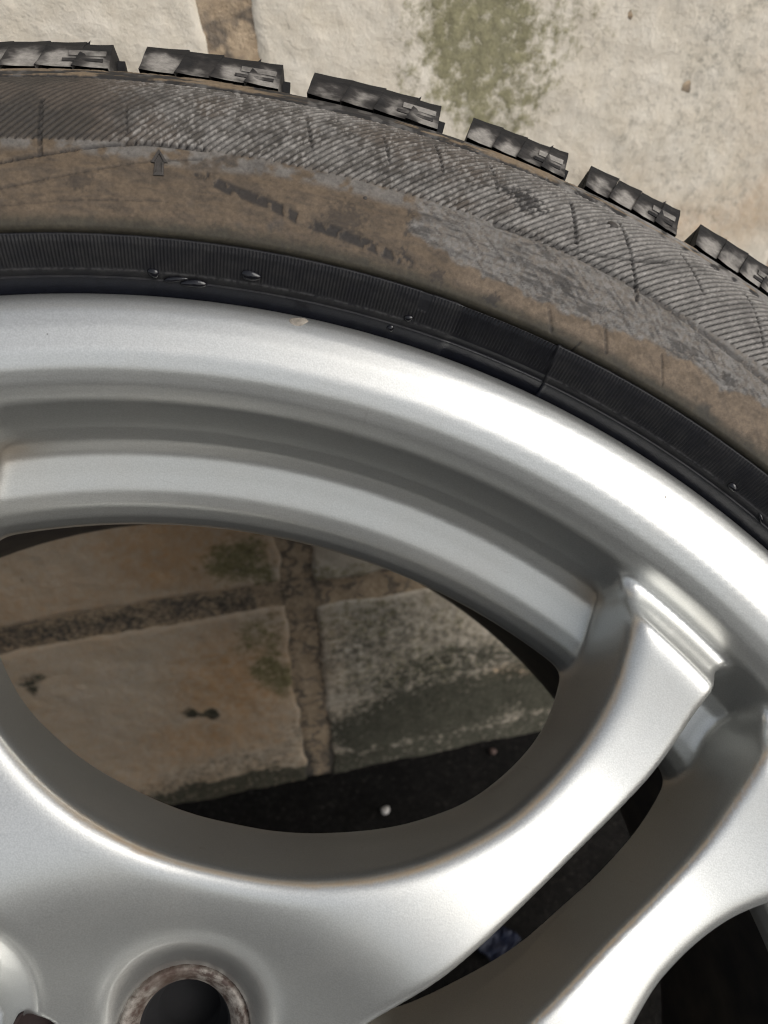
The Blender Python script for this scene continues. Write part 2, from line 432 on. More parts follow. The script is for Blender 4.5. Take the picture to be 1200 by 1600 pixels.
slot_b = [(x + (2.0 if y > 85 and i > 10 and i < 17 else 0), y - (1.5 if y > 85 and i > 10 and i < 17 else 0)) for i, (x, y) in enumerate(slot)]
TS2 = Table(25, 150, 50, 215, .5, chaikin(slot_b, 2), .7)
prof = [(233.2, -4), (233.05, -2), (232.5, -.7), (231, .35), (228, 1.1), (224, 1.1), (219, .2), (215.3, -1.6), (212.3, -4.0), (210.5, -6.3), (209.7, -7.5), (209.2, -8.7), (208.9, -10), (207.6, -15), (206.2, -20.2), (204.4, -24.6), (201.6, -27.6), (197, -30.0), (192.5, -32.2), (189.3, -34.6), (187.0, -38.4), (185.9, -43), (186.0, -47.5), (189, -54), (194, -61), (198.6, -70), (199, -84),
        (207, -84), (207, -60), (213, -48), (219, -36), (219, -20), (222, -15), (229, -13.5), (232, -11), (233.2, -8)]
TP = Table(176, 242, -84, 8, .4, prof, .55)
zf_r = np.array([0, 50, 60, 68, 76, 84, 92, 100, 106, 112, 120, 150, 166, 180, 190, 200, 230.])
zf_z = np.array([-38, -38, -36.5, -33.5, -29, -24, -19.5, -15.8, -14.0, -13.0, -12.4, -12.2, -11.0, -8.0, -4.8, -1.0, 10.0])
rr = np.arange(0, 260, .5); zz = np.interp(rr, zf_r, zf_z)
k = np.exp(-.5 * (np.arange(-24, 25) * .5 / 4.5) ** 2); k /= k.sum(); ZF = np.convolve(np.pad(zz, 24, mode='edge'), k, 'valid')
zz = np.interp(rr, [0, 80, 105, 130, 150, 205, 260], [-66, -66, -60, -52, -49, -48, -48]); ZB = np.convolve(np.pad(zz, 24, mode='edge'), k, 'valid')
def lut(T, r):
    u = np.clip(r / .5, 1, len(T) - 3.001); i = u.astype(np.int32); t = u - i
    w = ((1 - t) ** 3 / 6, (3 * t ** 3 - 6 * t ** 2 + 4) / 6, (-3 * t ** 3 + 3 * t ** 2 + 3 * t + 1) / 6, t ** 3 / 6)
    return sum(w[a] * T[i + a - 1] for a in range(4))
def smin(a, b, k):
    h = np.clip(k - np.abs(a - b), 0, None) / k; return np.minimum(a, b) - h * h * h * k / 6
def smax(a, b, k): return -smin(-a, -b, k)

A72 = R_(72)
def plan(x, y, cubic=True):
    """2-D fields that do not depend on z"""
    r = np.hypot(x, y); th = np.arctan2(x, y)
    t1 = (th + A72 / 2) % A72 - A72 / 2; xs, ys = np.abs(r * np.sin(t1)), r * np.cos(t1)
    dF = TF(xs, ys, cubic); dB = TB(xs, ys, cubic)
    c = R_(34); t2 = (th - c + A72 / 2) % A72 - A72 / 2 + c
    dS = TS(r * np.sin(t2), r * np.cos(t2), cubic)
    dS2 = TS2(r * np.sin(t2), r * np.cos(t2), cubic)
    t3 = t1; lx, ly = r * np.sin(t3), r * np.cos(t3) - 60.4
    dl = np.hypot(lx, ly)
    far = r < 82
    dF = np.where(far, np.maximum(dF, 106 - r), dF); dB = np.where(far, np.maximum(dB, 108 - r), dB)
    dS = np.where(r < 58, np.maximum(dS, 8), dS); dS2 = np.where(r < 58, np.maximum(dS2, 8), dS2)
    dp = np.hypot(x + 50.0, y - 52.5)
    return dict(dh=np.hypot(x + 33.5, y - 56.6), r=r, dF=dF, dB=dB, dS=dS, dS2=dS2, ta=np.degrees(np.abs(t1)) - 23.5, dl=dl, dp=dp, zf=lut(ZF, r), zb=lut(ZB, r))

def solid(q, z, dprof):
    t = np.clip((-9 - z) / 50, 0, 1.1)
    dW = q['dF'] * (1 - t) + q['dB'] * t
    r = q['r']
    top = (z - q['zf']) * .93; bot = (q['zb'] - z)
    zc = z + 3.2; end = ((r - 199.4 + q['ta'] * .2) + .5 * (zc - np.sqrt(zc * zc + 6)) * .95) * .72
    end = np.maximum(end, r - 207.5)
    slab = smax(smax(top, bot, 2), end, 5.5)
    s = smax(slab, -dW, 7.5)
    ts = np.clip((-14 - z) / 26, 0, 1.2)
    s = smax(s, -(q['dS'] * (1 - ts) + q['dS2'] * ts), 4.0)
    s = smin(s, dprof, 5.0 + 4.5 * np.exp(-((r - 206) / 4) ** 2 - (np.minimum(z + 20, 0) / 3) ** 2))
    # recess of the lug holes and the through holes
    s = smax(s, -np.maximum(q['dl'] - 16.2 - np.clip(z + 40, 0, None) * .6, -41.5 - z), 6.0)
    s = smax(s, -(q['dl'] - 14.6), .8)
    # round recess beside the lug hole
    s = np.where(q['dp'] < 40, smax(s, -np.maximum((q['dp'] - 20.5 - (z + 30) * .9) * .74, -45 - z), 3.0), s)
    s = smax(s, -(q['dh'] - 5.0), 2.0)
    s = smax(s, -(r - 36), 2.0)
    return s

def field(P):
    q = plan(P[:, 0], P[:, 1]); return solid(q, P[:, 2], TP(q['r'], P[:, 2]))

def build_rim():
    h = 1.15
    gx = np.arange(-236.9, 237.5, h); gz = np.arange(-72, 4.0, h)
    X, Y = np.meshgrid(gx, gx, indexing='ij')
    q = plan(X, Y, False)
    q = {k: v.astype(np.float32) for k, v in q.items()}
    nx, nz = len(gx), len(gz)
    V = np.empty((nx, nx, nz), np.float32)
    for k, z in enumerate(gz):
        V[:, :, k] = solid(q, np.float32(z), TP(q['r'], np.full_like(q['r'], z), False))
    neg = V < 0
    cnt = sum(neg[a:nx - 1 + a, b:nx - 1 + b, c:nz - 1 + c].astype(np.int8) for a in (0, 1) for b in (0, 1) for c in (0, 1))
    cells = np.argwhere((cnt > 0) & (cnt < 8))
    ids = np.full((nx - 1, nx - 1, nz - 1), -1, np.int32); ids[tuple(cells.T)] = np.arange(len(cells))
    acc = np.zeros((len(cells), 3)); num = np.zeros(len(cells))
    corners = [(a, b, c) for a in (0, 1) for b in (0, 1) for c in (0, 1)]
    for ca in corners:
        for ax in range(3):
            if ca[ax]: continue
            cb = list(ca); cb[ax] = 1
            va = V[cells[:, 0] + ca[0], cells[:, 1] + ca[1], cells[:, 2] + ca[2]]; vb = V[cells[:, 0] + cb[0], cells[:, 1] + cb[1], cells[:, 2] + cb[2]]
            m = (va < 0) != (vb < 0); t = np.where(m, va / np.where(m, va - vb, 1), 0)
            p = np.array(ca, float)[None].repeat(len(cells), 0); p[:, ax] = t
            acc[m] += p[m]; num[m] += 1
    P = (cells + acc / num[:, None]) * h + np.array([gx[0], gx[0], gz[0]])
    faces = []
    for ax in range(3):
        o = [a for a in range(3) if a != ax]
        sl0 = [slice(1, d - 1) for d in V.shape]; sl1 = list(sl0); sl0[ax] = slice(0, V.shape[ax] - 1); sl1[ax] = slice(1, V.shape[ax])
        n0 = neg[tuple(sl0)]; n1 = neg[tuple(sl1)]
        e = np.argwhere(n0 != n1)
        lo = e.copy(); lo[:, o[0]] += 1; lo[:, o[1]] += 1
        flip = n0[tuple(e.T)]
        def cid(d0, d1):
            c = lo.copy(); c[:, o[0]] += d0; c[:, o[1]] += d1; return ids[tuple(c.T)]
        f = np.stack([cid(-1, -1), cid(0, -1), cid(0, 0), cid(-1, 0)], 1)
        if ax == 1: flip = ~flip
        f[~flip] = f[~flip][:, ::-1]
        faces.append(f)
    F = np.concatenate(faces); F = F[(F >= 0).all(1)]
    e = .25
    tet = np.array([(1, 1, 1), (1, -1, -1), (-1, 1, -1), (-1, -1, 1)], float)
    def grad(P): return sum(field(P + e * t)[:, None] * t for t in tet) / (4 * e)
    for _ in range(2):
        G = grad(P); g2 = np.maximum((G * G).sum(1), .2); st = np.clip(field(P) / g2, -.8, .8)
        P = P - st[:, None] * G
    G = grad(P); nrm = G / np.linalg.norm(G, axis=1, keepdims=True)
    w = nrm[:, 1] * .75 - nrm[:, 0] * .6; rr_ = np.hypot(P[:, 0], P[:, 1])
    edge = sst(.34, .52, nrm[:, 2]) * (1 - sst(.72, .90, nrm[:, 2])) * sst(.12, .4, w) * (P[:, 2] > -24) * (1 - sst(196, 200, rr_)) * sst(90, 100, rr_)  # tan reflection of the wall, painted on fillets facing up and left
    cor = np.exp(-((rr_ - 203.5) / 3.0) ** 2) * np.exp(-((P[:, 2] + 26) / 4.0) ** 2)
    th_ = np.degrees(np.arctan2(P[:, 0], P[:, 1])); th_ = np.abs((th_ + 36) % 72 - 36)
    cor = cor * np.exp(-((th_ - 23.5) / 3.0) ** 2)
    me = wmesh('alloy_rim', P, F, SILVER, True, {'reflection_and_dirt': np.clip(edge * .75 + cor * .8, 0, 1)})
    me.normals_split_custom_set_from_vertices(nrm.tolist())
    return me

def lathe(pts, n, th0=0, th1=360):
    p = np.asarray(pts, float); wrap = abs(th1 - th0 - 360) < 1e-6
    th = np.radians(np.linspace(th0, th1, n, endpoint=not wrap))
    P = np.stack([p[None, :, 0] * np.sin(th)[:, None], p[None, :, 0] * np.cos(th)[:, None], np.broadcast_to(p[None, :, 1], (n, len(p)))], -1).reshape(-1, 3)
    return P, grid_faces(n, len(p), wrap)

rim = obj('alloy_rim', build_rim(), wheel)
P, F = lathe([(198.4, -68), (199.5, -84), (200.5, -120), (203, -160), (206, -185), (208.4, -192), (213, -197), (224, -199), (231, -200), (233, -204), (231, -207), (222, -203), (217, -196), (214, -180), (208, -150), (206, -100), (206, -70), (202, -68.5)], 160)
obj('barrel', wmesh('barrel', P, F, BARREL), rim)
# lug seats (rusty conical rings in the lug holes)
P, F = lathe([(16.6, -44), (16.2, -41.5), (15.4, -40.4), (14.6, -40.3), (12.2, -42.9), (11.2, -44.4)], 72)
lug_me = wmesh('lug_seat', P + [0, 60.4, 0], F, RUST)
P2, F2 = lathe([(11.2, -44.4), (10.6, -46), (10.4, -52), (8.2, -55), (8.0, -64), (.01, -64.2)], 64)
BLACKM = mat_flat('black_bore', (.005, .005, .006), .85, 0, 300)  # near-black bore, closed by an added disc at the back
bore_me = wmesh('bore', P2 + [0, 60.4, 0], F2, BLACKM)
for i in range(5):
    a = R_(72 * i)
    # rotation about the wheel axis, expressed round the wheel empty
    rot = Matrix.Translation(-foot) @ Matrix.Rotation(-a, 4, 'Z') @ Matrix.Translation(foot)
    o = obj('lug_seat', lug_me, rim); o.matrix_local = rot
    o2 = obj('lug_bore', bore_me, rim); o2.matrix_local = rot
P, F = lathe([(.01, -41), (20, -41.5), (30, -43), (34, -45), (36.3, -50)], 64)
obj('hub_cap', wmesh('hub_cap', P, F[:, ::-1].copy(), mat_flat('grey_cap_plastic', (.2, .2, .2), .45)), rim)
# rusty plug in the round recess
P, F = lathe([(.01, -43), (4.4, -42.6), (5.2, -38.5), (6.2, -36.5), (6.8, -45)], 32)
obj('rust_plug', wmesh('rust_plug', P + [-33.5, 56.6, 0], F[:, ::-1].copy(), mat_flat('dark_red_rust', (.014, .006, .005), .85, 0, 300)), rim)

def dome(cx, cy, cz, rx, ry, hgt, nrm=(0, 0, 1), rot=0, seed=0, n=20, m=7, irr=.12):
    """flattened irregular drop on a surface of the wheel, wheel mm"""
    nv = Vector(nrm).normalized(); q = nv.to_track_quat('Z', 'Y').to_matrix()
    P = []
    for j in range(m):
        f = j / (m - 1); rad = math.sin(f * math.pi / 2 * 1.0); hh = hgt * math.cos(f * math.pi / 2) ** .8
        for i in range(n):
            a = 2 * math.pi * i / n
            w = 1 + irr * math.sin(2 * a + seed) + irr * .6 * math.sin(3 * a + 2 * seed)
            x = rx * rad * w * math.cos(a); y = ry * rad * w * math.sin(a)
            v = q @ Vector((x * math.cos(rot) - y * math.sin(rot), x * math.sin(rot) + y * math.cos(rot), hh - .05))
            P.append((cx + v.x, cy + v.y, cz + v.z))
    P = np.array(P); idx = np.arange(m * n).reshape(m, n)
    F = np.stack([idx[:-1], idx[1:], np.roll(idx, -1, 1)[1:], np.roll(idx, -1, 1)[:-1]], -1).reshape(-1, 4)
    return P, F
def at(th, r): t = math.radians(th); return r * math.sin(t), r * math.cos(t)
x, y = at(-3.56, 230.6)
P, F = dome(x, y, .25, 2.1, 1.6, .35, (.02, .25, .97), .3, 1.3)
obj('paint_chip', wmesh('paint_chip', P, F, mat_flat('flaked_primer', (.27, .24, .20), .5, .1, 500, .5)), rim)
P, F = dome(77.6, 184.6, -29.2, 2.7, 2.3, .6, (-.5, -.3, .8), .6, .4)
obj('paint_blister', wmesh('paint_blister', P, F, mat_flat('bubbled_clear_coat', (.42, .36, .29), .3, .5, 400)), rim)

# ------------------------------------------------------------------ tyre
TH0, TH1 = -27.0, 31.0
def theta_list(step, coarse=2.0):
    a = np.arange(TH0, TH1, step); b = np.arange(TH1, 360 + TH0 - .5 * coarse, coarse); return np.concatenate([a, b])

SW = np.array([(241.7, 9.2), (241.8, 11.2), (242.3, 11.9), (244, 12.3), (248, 12.8), (255, 13), (261.5, 12.0), (262.5, 11.8), (266, 10.6), (272, 8.2), (278, 4.9), (283, 1.0), (287, -3.0), (289.4, -5.7), (290.3, -7.0), (291.6, -7.4), (295.5, -11), (297.8, -14.3), (299.2, -18), (299.4, -26)])
def seg_resample(P, step):
    d = np.concatenate([[0], np.cumsum(np.hypot(*np.diff(P, axis=0).T))]); s = np.arange(0, d[-1], step)
    return np.stack([np.interp(s, d, P[:, 0]), np.interp(s, d, P[:, 1])], 1), s

def prof_normals(p):
    t = np.gradient(p, axis=0); t /= np.linalg.norm(t, axis=1, keepdims=True)
    n = np.stack([-t[:, 1], t[:, 0]], 1)          # pointing to +z side for increasing r
    return n

def line_mask(TH, RR, pts, w):
    """distance mask (mm) to a polyline of (theta, r) points"""
    best = np.full(TH.shape, 1e9)
    k = math.pi / 180 * 265
    for (a, b) in zip(pts[:-1], pts[1:]):
        ax, ay, bx, by = a[0] * k, a[1], b[0] * k, b[1]
        ex, ey = bx - ax, by - ay; wx = TH * k - ax; wy = RR - ay
        t = np.clip((wx * ex + wy * ey) / (ex * ex + ey * ey), 0, 1)
        best = np.minimum(best, np.hypot(wx - t * ex, wy - t * ey))
    return 1 - sst(w * .5, w * 1.1, best)

def build_sidewall():
    p, s = seg_resample(SW, .34)
    th = theta_list(.042); nrm = prof_normals(p)
    TH, RR = np.meshgrid(th, p[:, 0], indexing='ij')
    ZZ = np.broadcast_to(p[:, 1], TH.shape)
    near = (sst(TH0 - .1, TH0 + 1.5, TH) * (1 - sst(TH1 - 1.5, TH1, TH)))
    arc = TH * math.pi / 180 * 265
    n1 = fbm(arc * .09, RR * .09, 51); n2 = fbm(arc * .35, RR * .35, 52); n3 = fbm(arc * 1.3, RR * 1.3, 53); ns = fbm(arc * .25, RR * 1.6, 54)
    h = (n2 - .5) * .10 + (n3 - .5) * .05
    # ridged band
    rb = 262.3 + (n2 - .5) * .6
    zone = sst(-.25, .35, RR - rb) * (1 - sst(288.7, 289.6, RR))
    ph = (TH - .168 * (RR - 262) - .0006 * (RR - 262) ** 2 * .5 + (n1 - .5) * .05) / .39
    fr = ph - np.floor(ph)
    groove = (1 - sst(.10, .22, fr)) + sst(.88, .98, fr)
    groove = np.clip(groove, 0, 1) * zone * near
    h = h + zone * .18 - groove * .8
    saw = sst(.15, .9, fr) * zone * near; h = h + saw * .16
    # colours
    tan = np.array([.105, .077, .051]); brown = np.array([.050, .041, .033]); grey = np.array([.19, .18, .168]); blk = np.array([.013, .012, .012]); dgrey = np.array([.045, .042, .040])
    def mixc(c, k, m): return c * (1 - m[..., None]) + k * m[..., None]
    c = np.broadcast_to(dgrey, TH.shape + (3,)).copy()
    c = mixc(c, tan, np.clip(sst(.22, .5, n1 * .6 + n2 * .4 + .12), 0, 1))
    c = mixc(c, brown, .5 * sst(.42, .66, ns * .5 + n2 * .5))
    # scuffed grey area right of about 1.3 degrees
    lowb = np.interp(TH, [1, 4, 6.5, 9, 12, 15, 17.5, 19.5, 21, 24, 30], [252.5, 249.5, 248.2, 247.8, 249.5, 251, 251.8, 250.5, 253.5, 254, 255]) + (n2 - .5) * 3.2
    sg = sst(-.15, .3, TH - 1.2 - (n2 - .5) * 1.1) * sst(-.5, .8, RR - lowb)
    c = mixc(c, grey * .8, sg * (.55 + .4 * sst(.35, .65, n3)))
    sgd = sg * sst(.5, .66, n1 * .5 + ns * .5)
    c = mixc(c, dgrey * .7, .7 * sgd)
    # grey band beneath the ridges on the left
    gb = sst(256.0, 258.5, RR - 2 * (n1 - .5) - np.interp(TH, [-27, -17, -12, -6, 0, 4], [5, 2.6, .2, 1.2, 1.5, 2])) * (1 - sg) * (1 - zone)
    c = mixc(c, grey * .72, .8 * gb * sst(.3, .55, n2))
    # right strip stays tan
    ts = sst(.8, 2, TH - 3) * (1 - sst(-.4, .6, RR - lowb)) * sst(243.2, 245.2, RR - 2 * (n2 - .5))
    c = mixc(c, np.array([.155, .117, .082]), .7 * ts * sst(.36, .56, n2 + .1 * n3))
    # olive dark foot at the edge of the rim protector
    ft = (1 - sst(242.6, 245.8, RR + 2.4 * (n2 - .5)))
    c = mixc(c, np.array([.030, .028, .020]), .85 * ft)
    # ridge colours: brownish on the left, pale grey dust in the middle and right
    pale = sst(-14.5, -11, TH + 5 * (n1 - .5)) ; pale2 = sst(3, 12, TH)
    rc = mixc(np.broadcast_to(np.array([.046, .039, .032]), c.shape), grey * .95, np.clip(pale * (.25 + .75 * sst(.35, .65, n2)) * .7 + pale2 * .75, 0, 1))
    rc = mixc(rc, np.array([.085, .068, .054]), .6 * sst(.5, .65, n1) * (1 - pale2))
    rc = mixc(rc, np.array([.31, .295, .275]), .6 * pale * sst(.46, .7, n3) * sst(.25, .6, fr))
    rc = mixc(rc, dgrey * .6, .35 * sst(.58, .72, fbm(arc * .16, RR * .3, 77)))
    c = c * (1 - zone[..., None]) + rc * zone[..., None]
    c = mixc(c, blk, .92 * groove)
    # shoulder band above the ridges
    sb = sst(289.0, 290.1, RR)
    sc = mixc(np.broadcast_to(np.array([.020, .019, .019]), c.shape), grey, np.clip(sst(5, 11, TH) * .9 * sst(.3, .5, n2) + .35 * sst(.55, .7, n2), 0, 1))
    fl = sst(.5, .56, fbm(arc * .12, RR * .9, 61)) * (1 - sst(-9, -4, TH)) + sst(.62, .66, fbm(arc * .12, RR * .9, 61)) * sst(-3, 0, TH)
    fl = np.clip(fl + sst(3.6, 4.4, TH) * (1 - sst(7.4, 8.4, TH)), 0, 1) * (1 - sst(295.5, 296.6, RR + (n3 - .5) * 2)) * sst(291.0, 291.6, RR + (n3 - .5))
    sc = mixc(sc, np.array([.20, .148, .095]), fl * .85)
    c = c * (1 - sb[..., None]) + sc * sb[..., None]
    h = h + fl * sb * .2
    # dark scratches, radial ticks, arcs
    marks = [([(-19.5, 255.6), (-16, 259.3), (-14, 261.3), (-12.19, 262.4), (-9.5, 262.4)], .75, -.55, .95),
             ([(-19.5, 249.5), (-15, 254.2), (-12, 257.8), (-9.6, 259.8)], .5, -.2, .6), ([(-20, 246), (-15, 247.8), (-11, 248.6)], .4, -.15, .5),
             ([(-17.25, 275), (-17.1, 258.6)], .9, -.4, .9), ([(-13.4, 274), (-13.2, 265)], .4, -.3, .6), ([(-5.0, 279), (-4.4, 268)], .6, -.4, .7), ([(-1.2, 280), (-.6, 270)], .5, -.4, .7),
             ([(8.7, 281), (9.5, 266.5)], .8, -.6, .95), ([(11.4, 283), (12.3, 272), (13.4, 259.4)], .7, -.6, .95), ([(4.3, 283), (5.0, 272)], .6, -.4, .8), ([(1.4, 284), (2.1, 272)], .55, -.4, .7), ([(15.0, 284), (16.6, 272)], .6, -.5, .85), ([(18.9, 284), (20.5, 268)], .55, -.5, .8),
             ([(8.4, 262.6), (11.0, 266.5), (13.2, 271.5), (14.6, 277)], 1.0, -.25, .8), ([(5.3, 262.0), (7.6, 263.2), (12.6, 262.6), (22, 259)], 1.3, -.35, .85),
             ([(10.9, 236), (11.6, 243.5)], .4, -.2, .8), ([(9.3, 247.5), (9.9, 243)], .7, -.2, .6), ([(12.4, 249.5), (13.1, 244)], .7, -.2, .7), ([(15.8, 250), (16.6, 244)], .5, -.2, .6), ([(17, 254), (19.5, 252)], .4, -.2, .7), ([(16, 252), (18.6, 256)], .3, -.1, .6), ([(16.6, 251.5), (19.0, 256.2)], .3, -.1, .6)]
    for pts, w, dh, da in marks:
        mk = line_mask(TH, RR, pts, w * .72) * near * np.clip(.35 + 1.1 * sst(.3, .5, n3), 0, 1)
        h = h + dh * mk; c = mixc(c, blk, .72 * da * mk)
    mk = line_mask(TH, RR, [(-9.6, 256.2), (-8.2, 253.4), (-6.2, 251.6), (-4.0, 248.8), (-1.5, 247.6), (1.6, 245.8)], 1.6) * sst(.36, .52, fbm(arc * .5, RR * .35, 71)) * near
    c = mixc(c, blk * 1.3, .85 * mk); h = h - .2 * mk
    mk = line_mask(TH, RR, [(1.0, 258), (1.15, 246)], 1.1) * sst(.45, .6, n3) * near; c = mixc(c, dgrey * .5, .6 * mk)
    # dark blot on the ridges
    k_ = math.pi / 180 * 268
    for (t0, r0, rw, da) in ((6.5, 273.2, 4.2, .9), (5.4, 274.4, 2.2, .8), (-15.2, 252, 2.4, .45), (-2.2, 251.5, 4.5, .5), (-6.8, 259, 2.5, .3), (19.6, 253.8, 2.0, .7), (6.3, 244.4, 1.6, .7), (3.2, 244.8, 1.8, .6)):
        d = np.hypot((TH - t0) * k_ * .8, RR - r0); mk = (1 - sst(.5, 1.1, d / rw + (n3 - .5) * 1.6)) * near
        c = mixc(c, blk * 1.2, da * mk)
    # fine directional scuff streaks and tiny ticks
    stk = sst(.60, .72, fbm(arc * .9 + RR * 1.3, RR * .25 - arc * .15, 81)) * near * (1 - zone) * (1 - sb)
    c = mixc(c, blk * 1.5, .55 * stk * (.35 + .65 * sg)); stl = sst(.62, .75, fbm(arc * 1.2 + RR * .5, RR * 1.1, 83)) * near * sg
    c = mixc(c, np.array([.2, .19, .178]), .4 * stl)
    gl = .72 + .12 * (n2 - .5)
    P = np.stack([(RR + h * nrm[None, :, 0]) * np.sin(np.radians(TH)), (RR + h * nrm[None, :, 0]) * np.cos(np.radians(TH)), ZZ + h * nrm[None, :, 1]], -1)
    n_t, n_r = TH.shape
    P = P.reshape(-1, 3); c = c.reshape(-1, 3); gl = np.broadcast_to(gl, TH.shape).reshape(-1)
    F = grid_faces(n_t, n_r, True)
    # crown (groove floor) and rear sidewall
    back = np.array([(299.6, -30), (301, -60), (301.5, -101), (301, -142), (300.4, -176), (299.2, -188), (297, -190), (292, -196), (284, -203), (272, -210.5), (255, -215), (244, -213), (238, -206), (233.5, -203)])
    nb = len(back); th_ = np.radians(th)
    Bk = np.stack([back[None, :, 0] * np.sin(th_)[:, None], back[None, :, 0] * np.cos(th_)[:, None], np.broadcast_to(back[None, :, 1], (n_t, nb))], -1).reshape(-1, 3)
    o = len(P); i = np.arange(n_t); j = (i + 1) % n_t
    F = np.concatenate([F, grid_faces(n_t, nb, True) + o, np.stack([i * n_r + n_r - 1, j * n_r + n_r - 1, o + j * nb, o + i * nb], 1)])
    P = np.concatenate([P, Bk]); c = np.concatenate([c, np.full((len(Bk), 3), .02)]); gl = np.concatenate([gl, np.full(len(Bk), .8)])
    return wmesh('tyre', P, F, TYRE, True, {'tint': c, 'gloss': gl})
tyre = obj('tyre', build_sidewall(), wheel)

def build_bead():
    pr = np.array([(231.6, -9), (232.7, -5), (233.15, -2.2), (233.9, .4), (234.5, 2.3), (234.75, 2.9), (235.1, 2.7), (235.5, 3.4), (235.85, 4.5), (236.05, 4.6), (236.4, 5.1), (238, 7.2), (240, 9.4), (241.2, 10.3), (241.65, 10.2), (241.75, 9.0)])
    p, s = seg_resample(pr, .2); th = theta_list(.03); nrm = prof_normals(p)
    TH, RR = np.meshgrid(th, p[:, 0], indexing='ij')
    near = (sst(TH0 - .1, TH0 + 1.5, TH) * (1 - sst(TH1 - 1.5, TH1, TH)))
    arc = TH * math.pi / 180 * 238
    n2 = fbm(arc * .3, RR * .6, 91); n3 = fbm(arc * 1.5, RR * 2.5, 92)
    rib = .5 + .5 * np.cos(2 * math.pi * TH / .185)
    zone = sst(236.1, 236.6, RR) * (1 - sst(240.7, 241.2, RR))
    spot = sst(2.6, 2.75, TH) * (1 - sst(3.25, 3.4, TH)) * sst(237.8, 238.4, RR + (n3 - .5))
    edge = np.interp(RR, [233.8, 241], [11.05, 10.6])
    rec = sst(4.6, 5.2, TH) * (1 - sst(-.04, .04, TH - edge))
    h = zone * near * (rib - .5) * .2 * (1 - spot) + (n2 - .5) * .1 - .38 * rec - .12 * spot
    h = h + .18 * np.exp(-((TH - edge - .12) / .1) ** 2) * near
    # torn lip of rubber near the weld on the left
    tear = np.exp(-((TH + 11.3) / .5) ** 2) * np.exp(-((RR - 235.6) / .7) ** 2) * near; h = h + .35 * tear * (n3 - .2)
    blk = np.array([.008, .008, .010]); dust = np.array([.0145, .014, .0145])
    a = np.clip(sst(.35, .7, n2) * .6 + zone * rib * .3, 0, 1) * (1 - .9 * spot) * (1 - .75 * rec)
    c = blk + (dust - blk) * a[..., None]
    inner = 1 - sst(234.2, 235, RR)
    c = c * (1 - inner[..., None]) + np.array([.007, .008, .013]) * inner[..., None]
    lines = np.exp(-((RR - 235.95) / .22) ** 2) * .8 * sst(.3, .6, n3) * (1 - rec); c = c + np.array([.04, .039, .038]) * lines[..., None]
    gl = .54 - .22 * rec - .2 * inner + .15 * (n2 - .5)
    ZZ = np.broadcast_to(p[:, 1], TH.shape)
    P = np.stack([(RR + h * nrm[None, :, 0]) * np.sin(np.radians(TH)), (RR + h * nrm[None, :, 0]) * np.cos(np.radians(TH)), ZZ + h * nrm[None, :, 1]], -1)
    return wmesh('bead_band', P.reshape(-1, 3), grid_faces(len(th), len(p), True), TYRE, True, {'tint': c.reshape(-1, 3), 'gloss': gl.reshape(-1)})
obj('bead_band', build_bead(), tyre)

# arrow moulded on the sidewall
def sw_z(r): return float(np.interp(r, SW[:, 0], SW[:, 1]))
def pt(th, r, up):
    t = math.radians(th); d = (sw_z(r + .5) - sw_z(r - .5))
    nz = 1 / math.hypot(1, d); nr = -d * nz; R2 = r + nr * up
    return (R2 * math.sin(t), R2 * math.cos(t), sw_z(r) + nz * up)
ol = [(-11.62, 261.1), (-11.13, 257.7), (-11.33, 257.8), (-11.27, 254.3), (-11.77, 254.2), (-11.75, 257.6), (-11.95, 257.5)]
cx = sum(a for a, _ in ol) / 7; cy = 257.0
inn = [(cx + (a - cx) * .62, cy + (b - cy) * .74) for a, b in ol]
V = []; Fq = []
for lvl, ring in ((-.2, ol), (.36, [(cx + (a - cx) * .96, cy + (b - cy) * .97) for a, b in ol]), (.36, inn), (.05, [(cx + (a - cx) * .55, cy + (b - cy) * .7) for a, b in ol])):
    V += [pt(a, b, lvl) for a, b in ring]
for L in range(3):
    for i in range(7): Fq.append((L * 7 + i, L * 7 + (i + 1) % 7, L * 7 + 7 + (i + 1) % 7, L * 7 + 7 + i))
Fq.append(tuple(range(21, 28)))
ARROW = mat_flat('dark_moulded_rubber', (.040, .035, .031), .7, 0, 500)
obj('rotation_arrow', wmesh('rotation_arrow', V, [f[::-1] for f in Fq], ARROW, False), tyre)

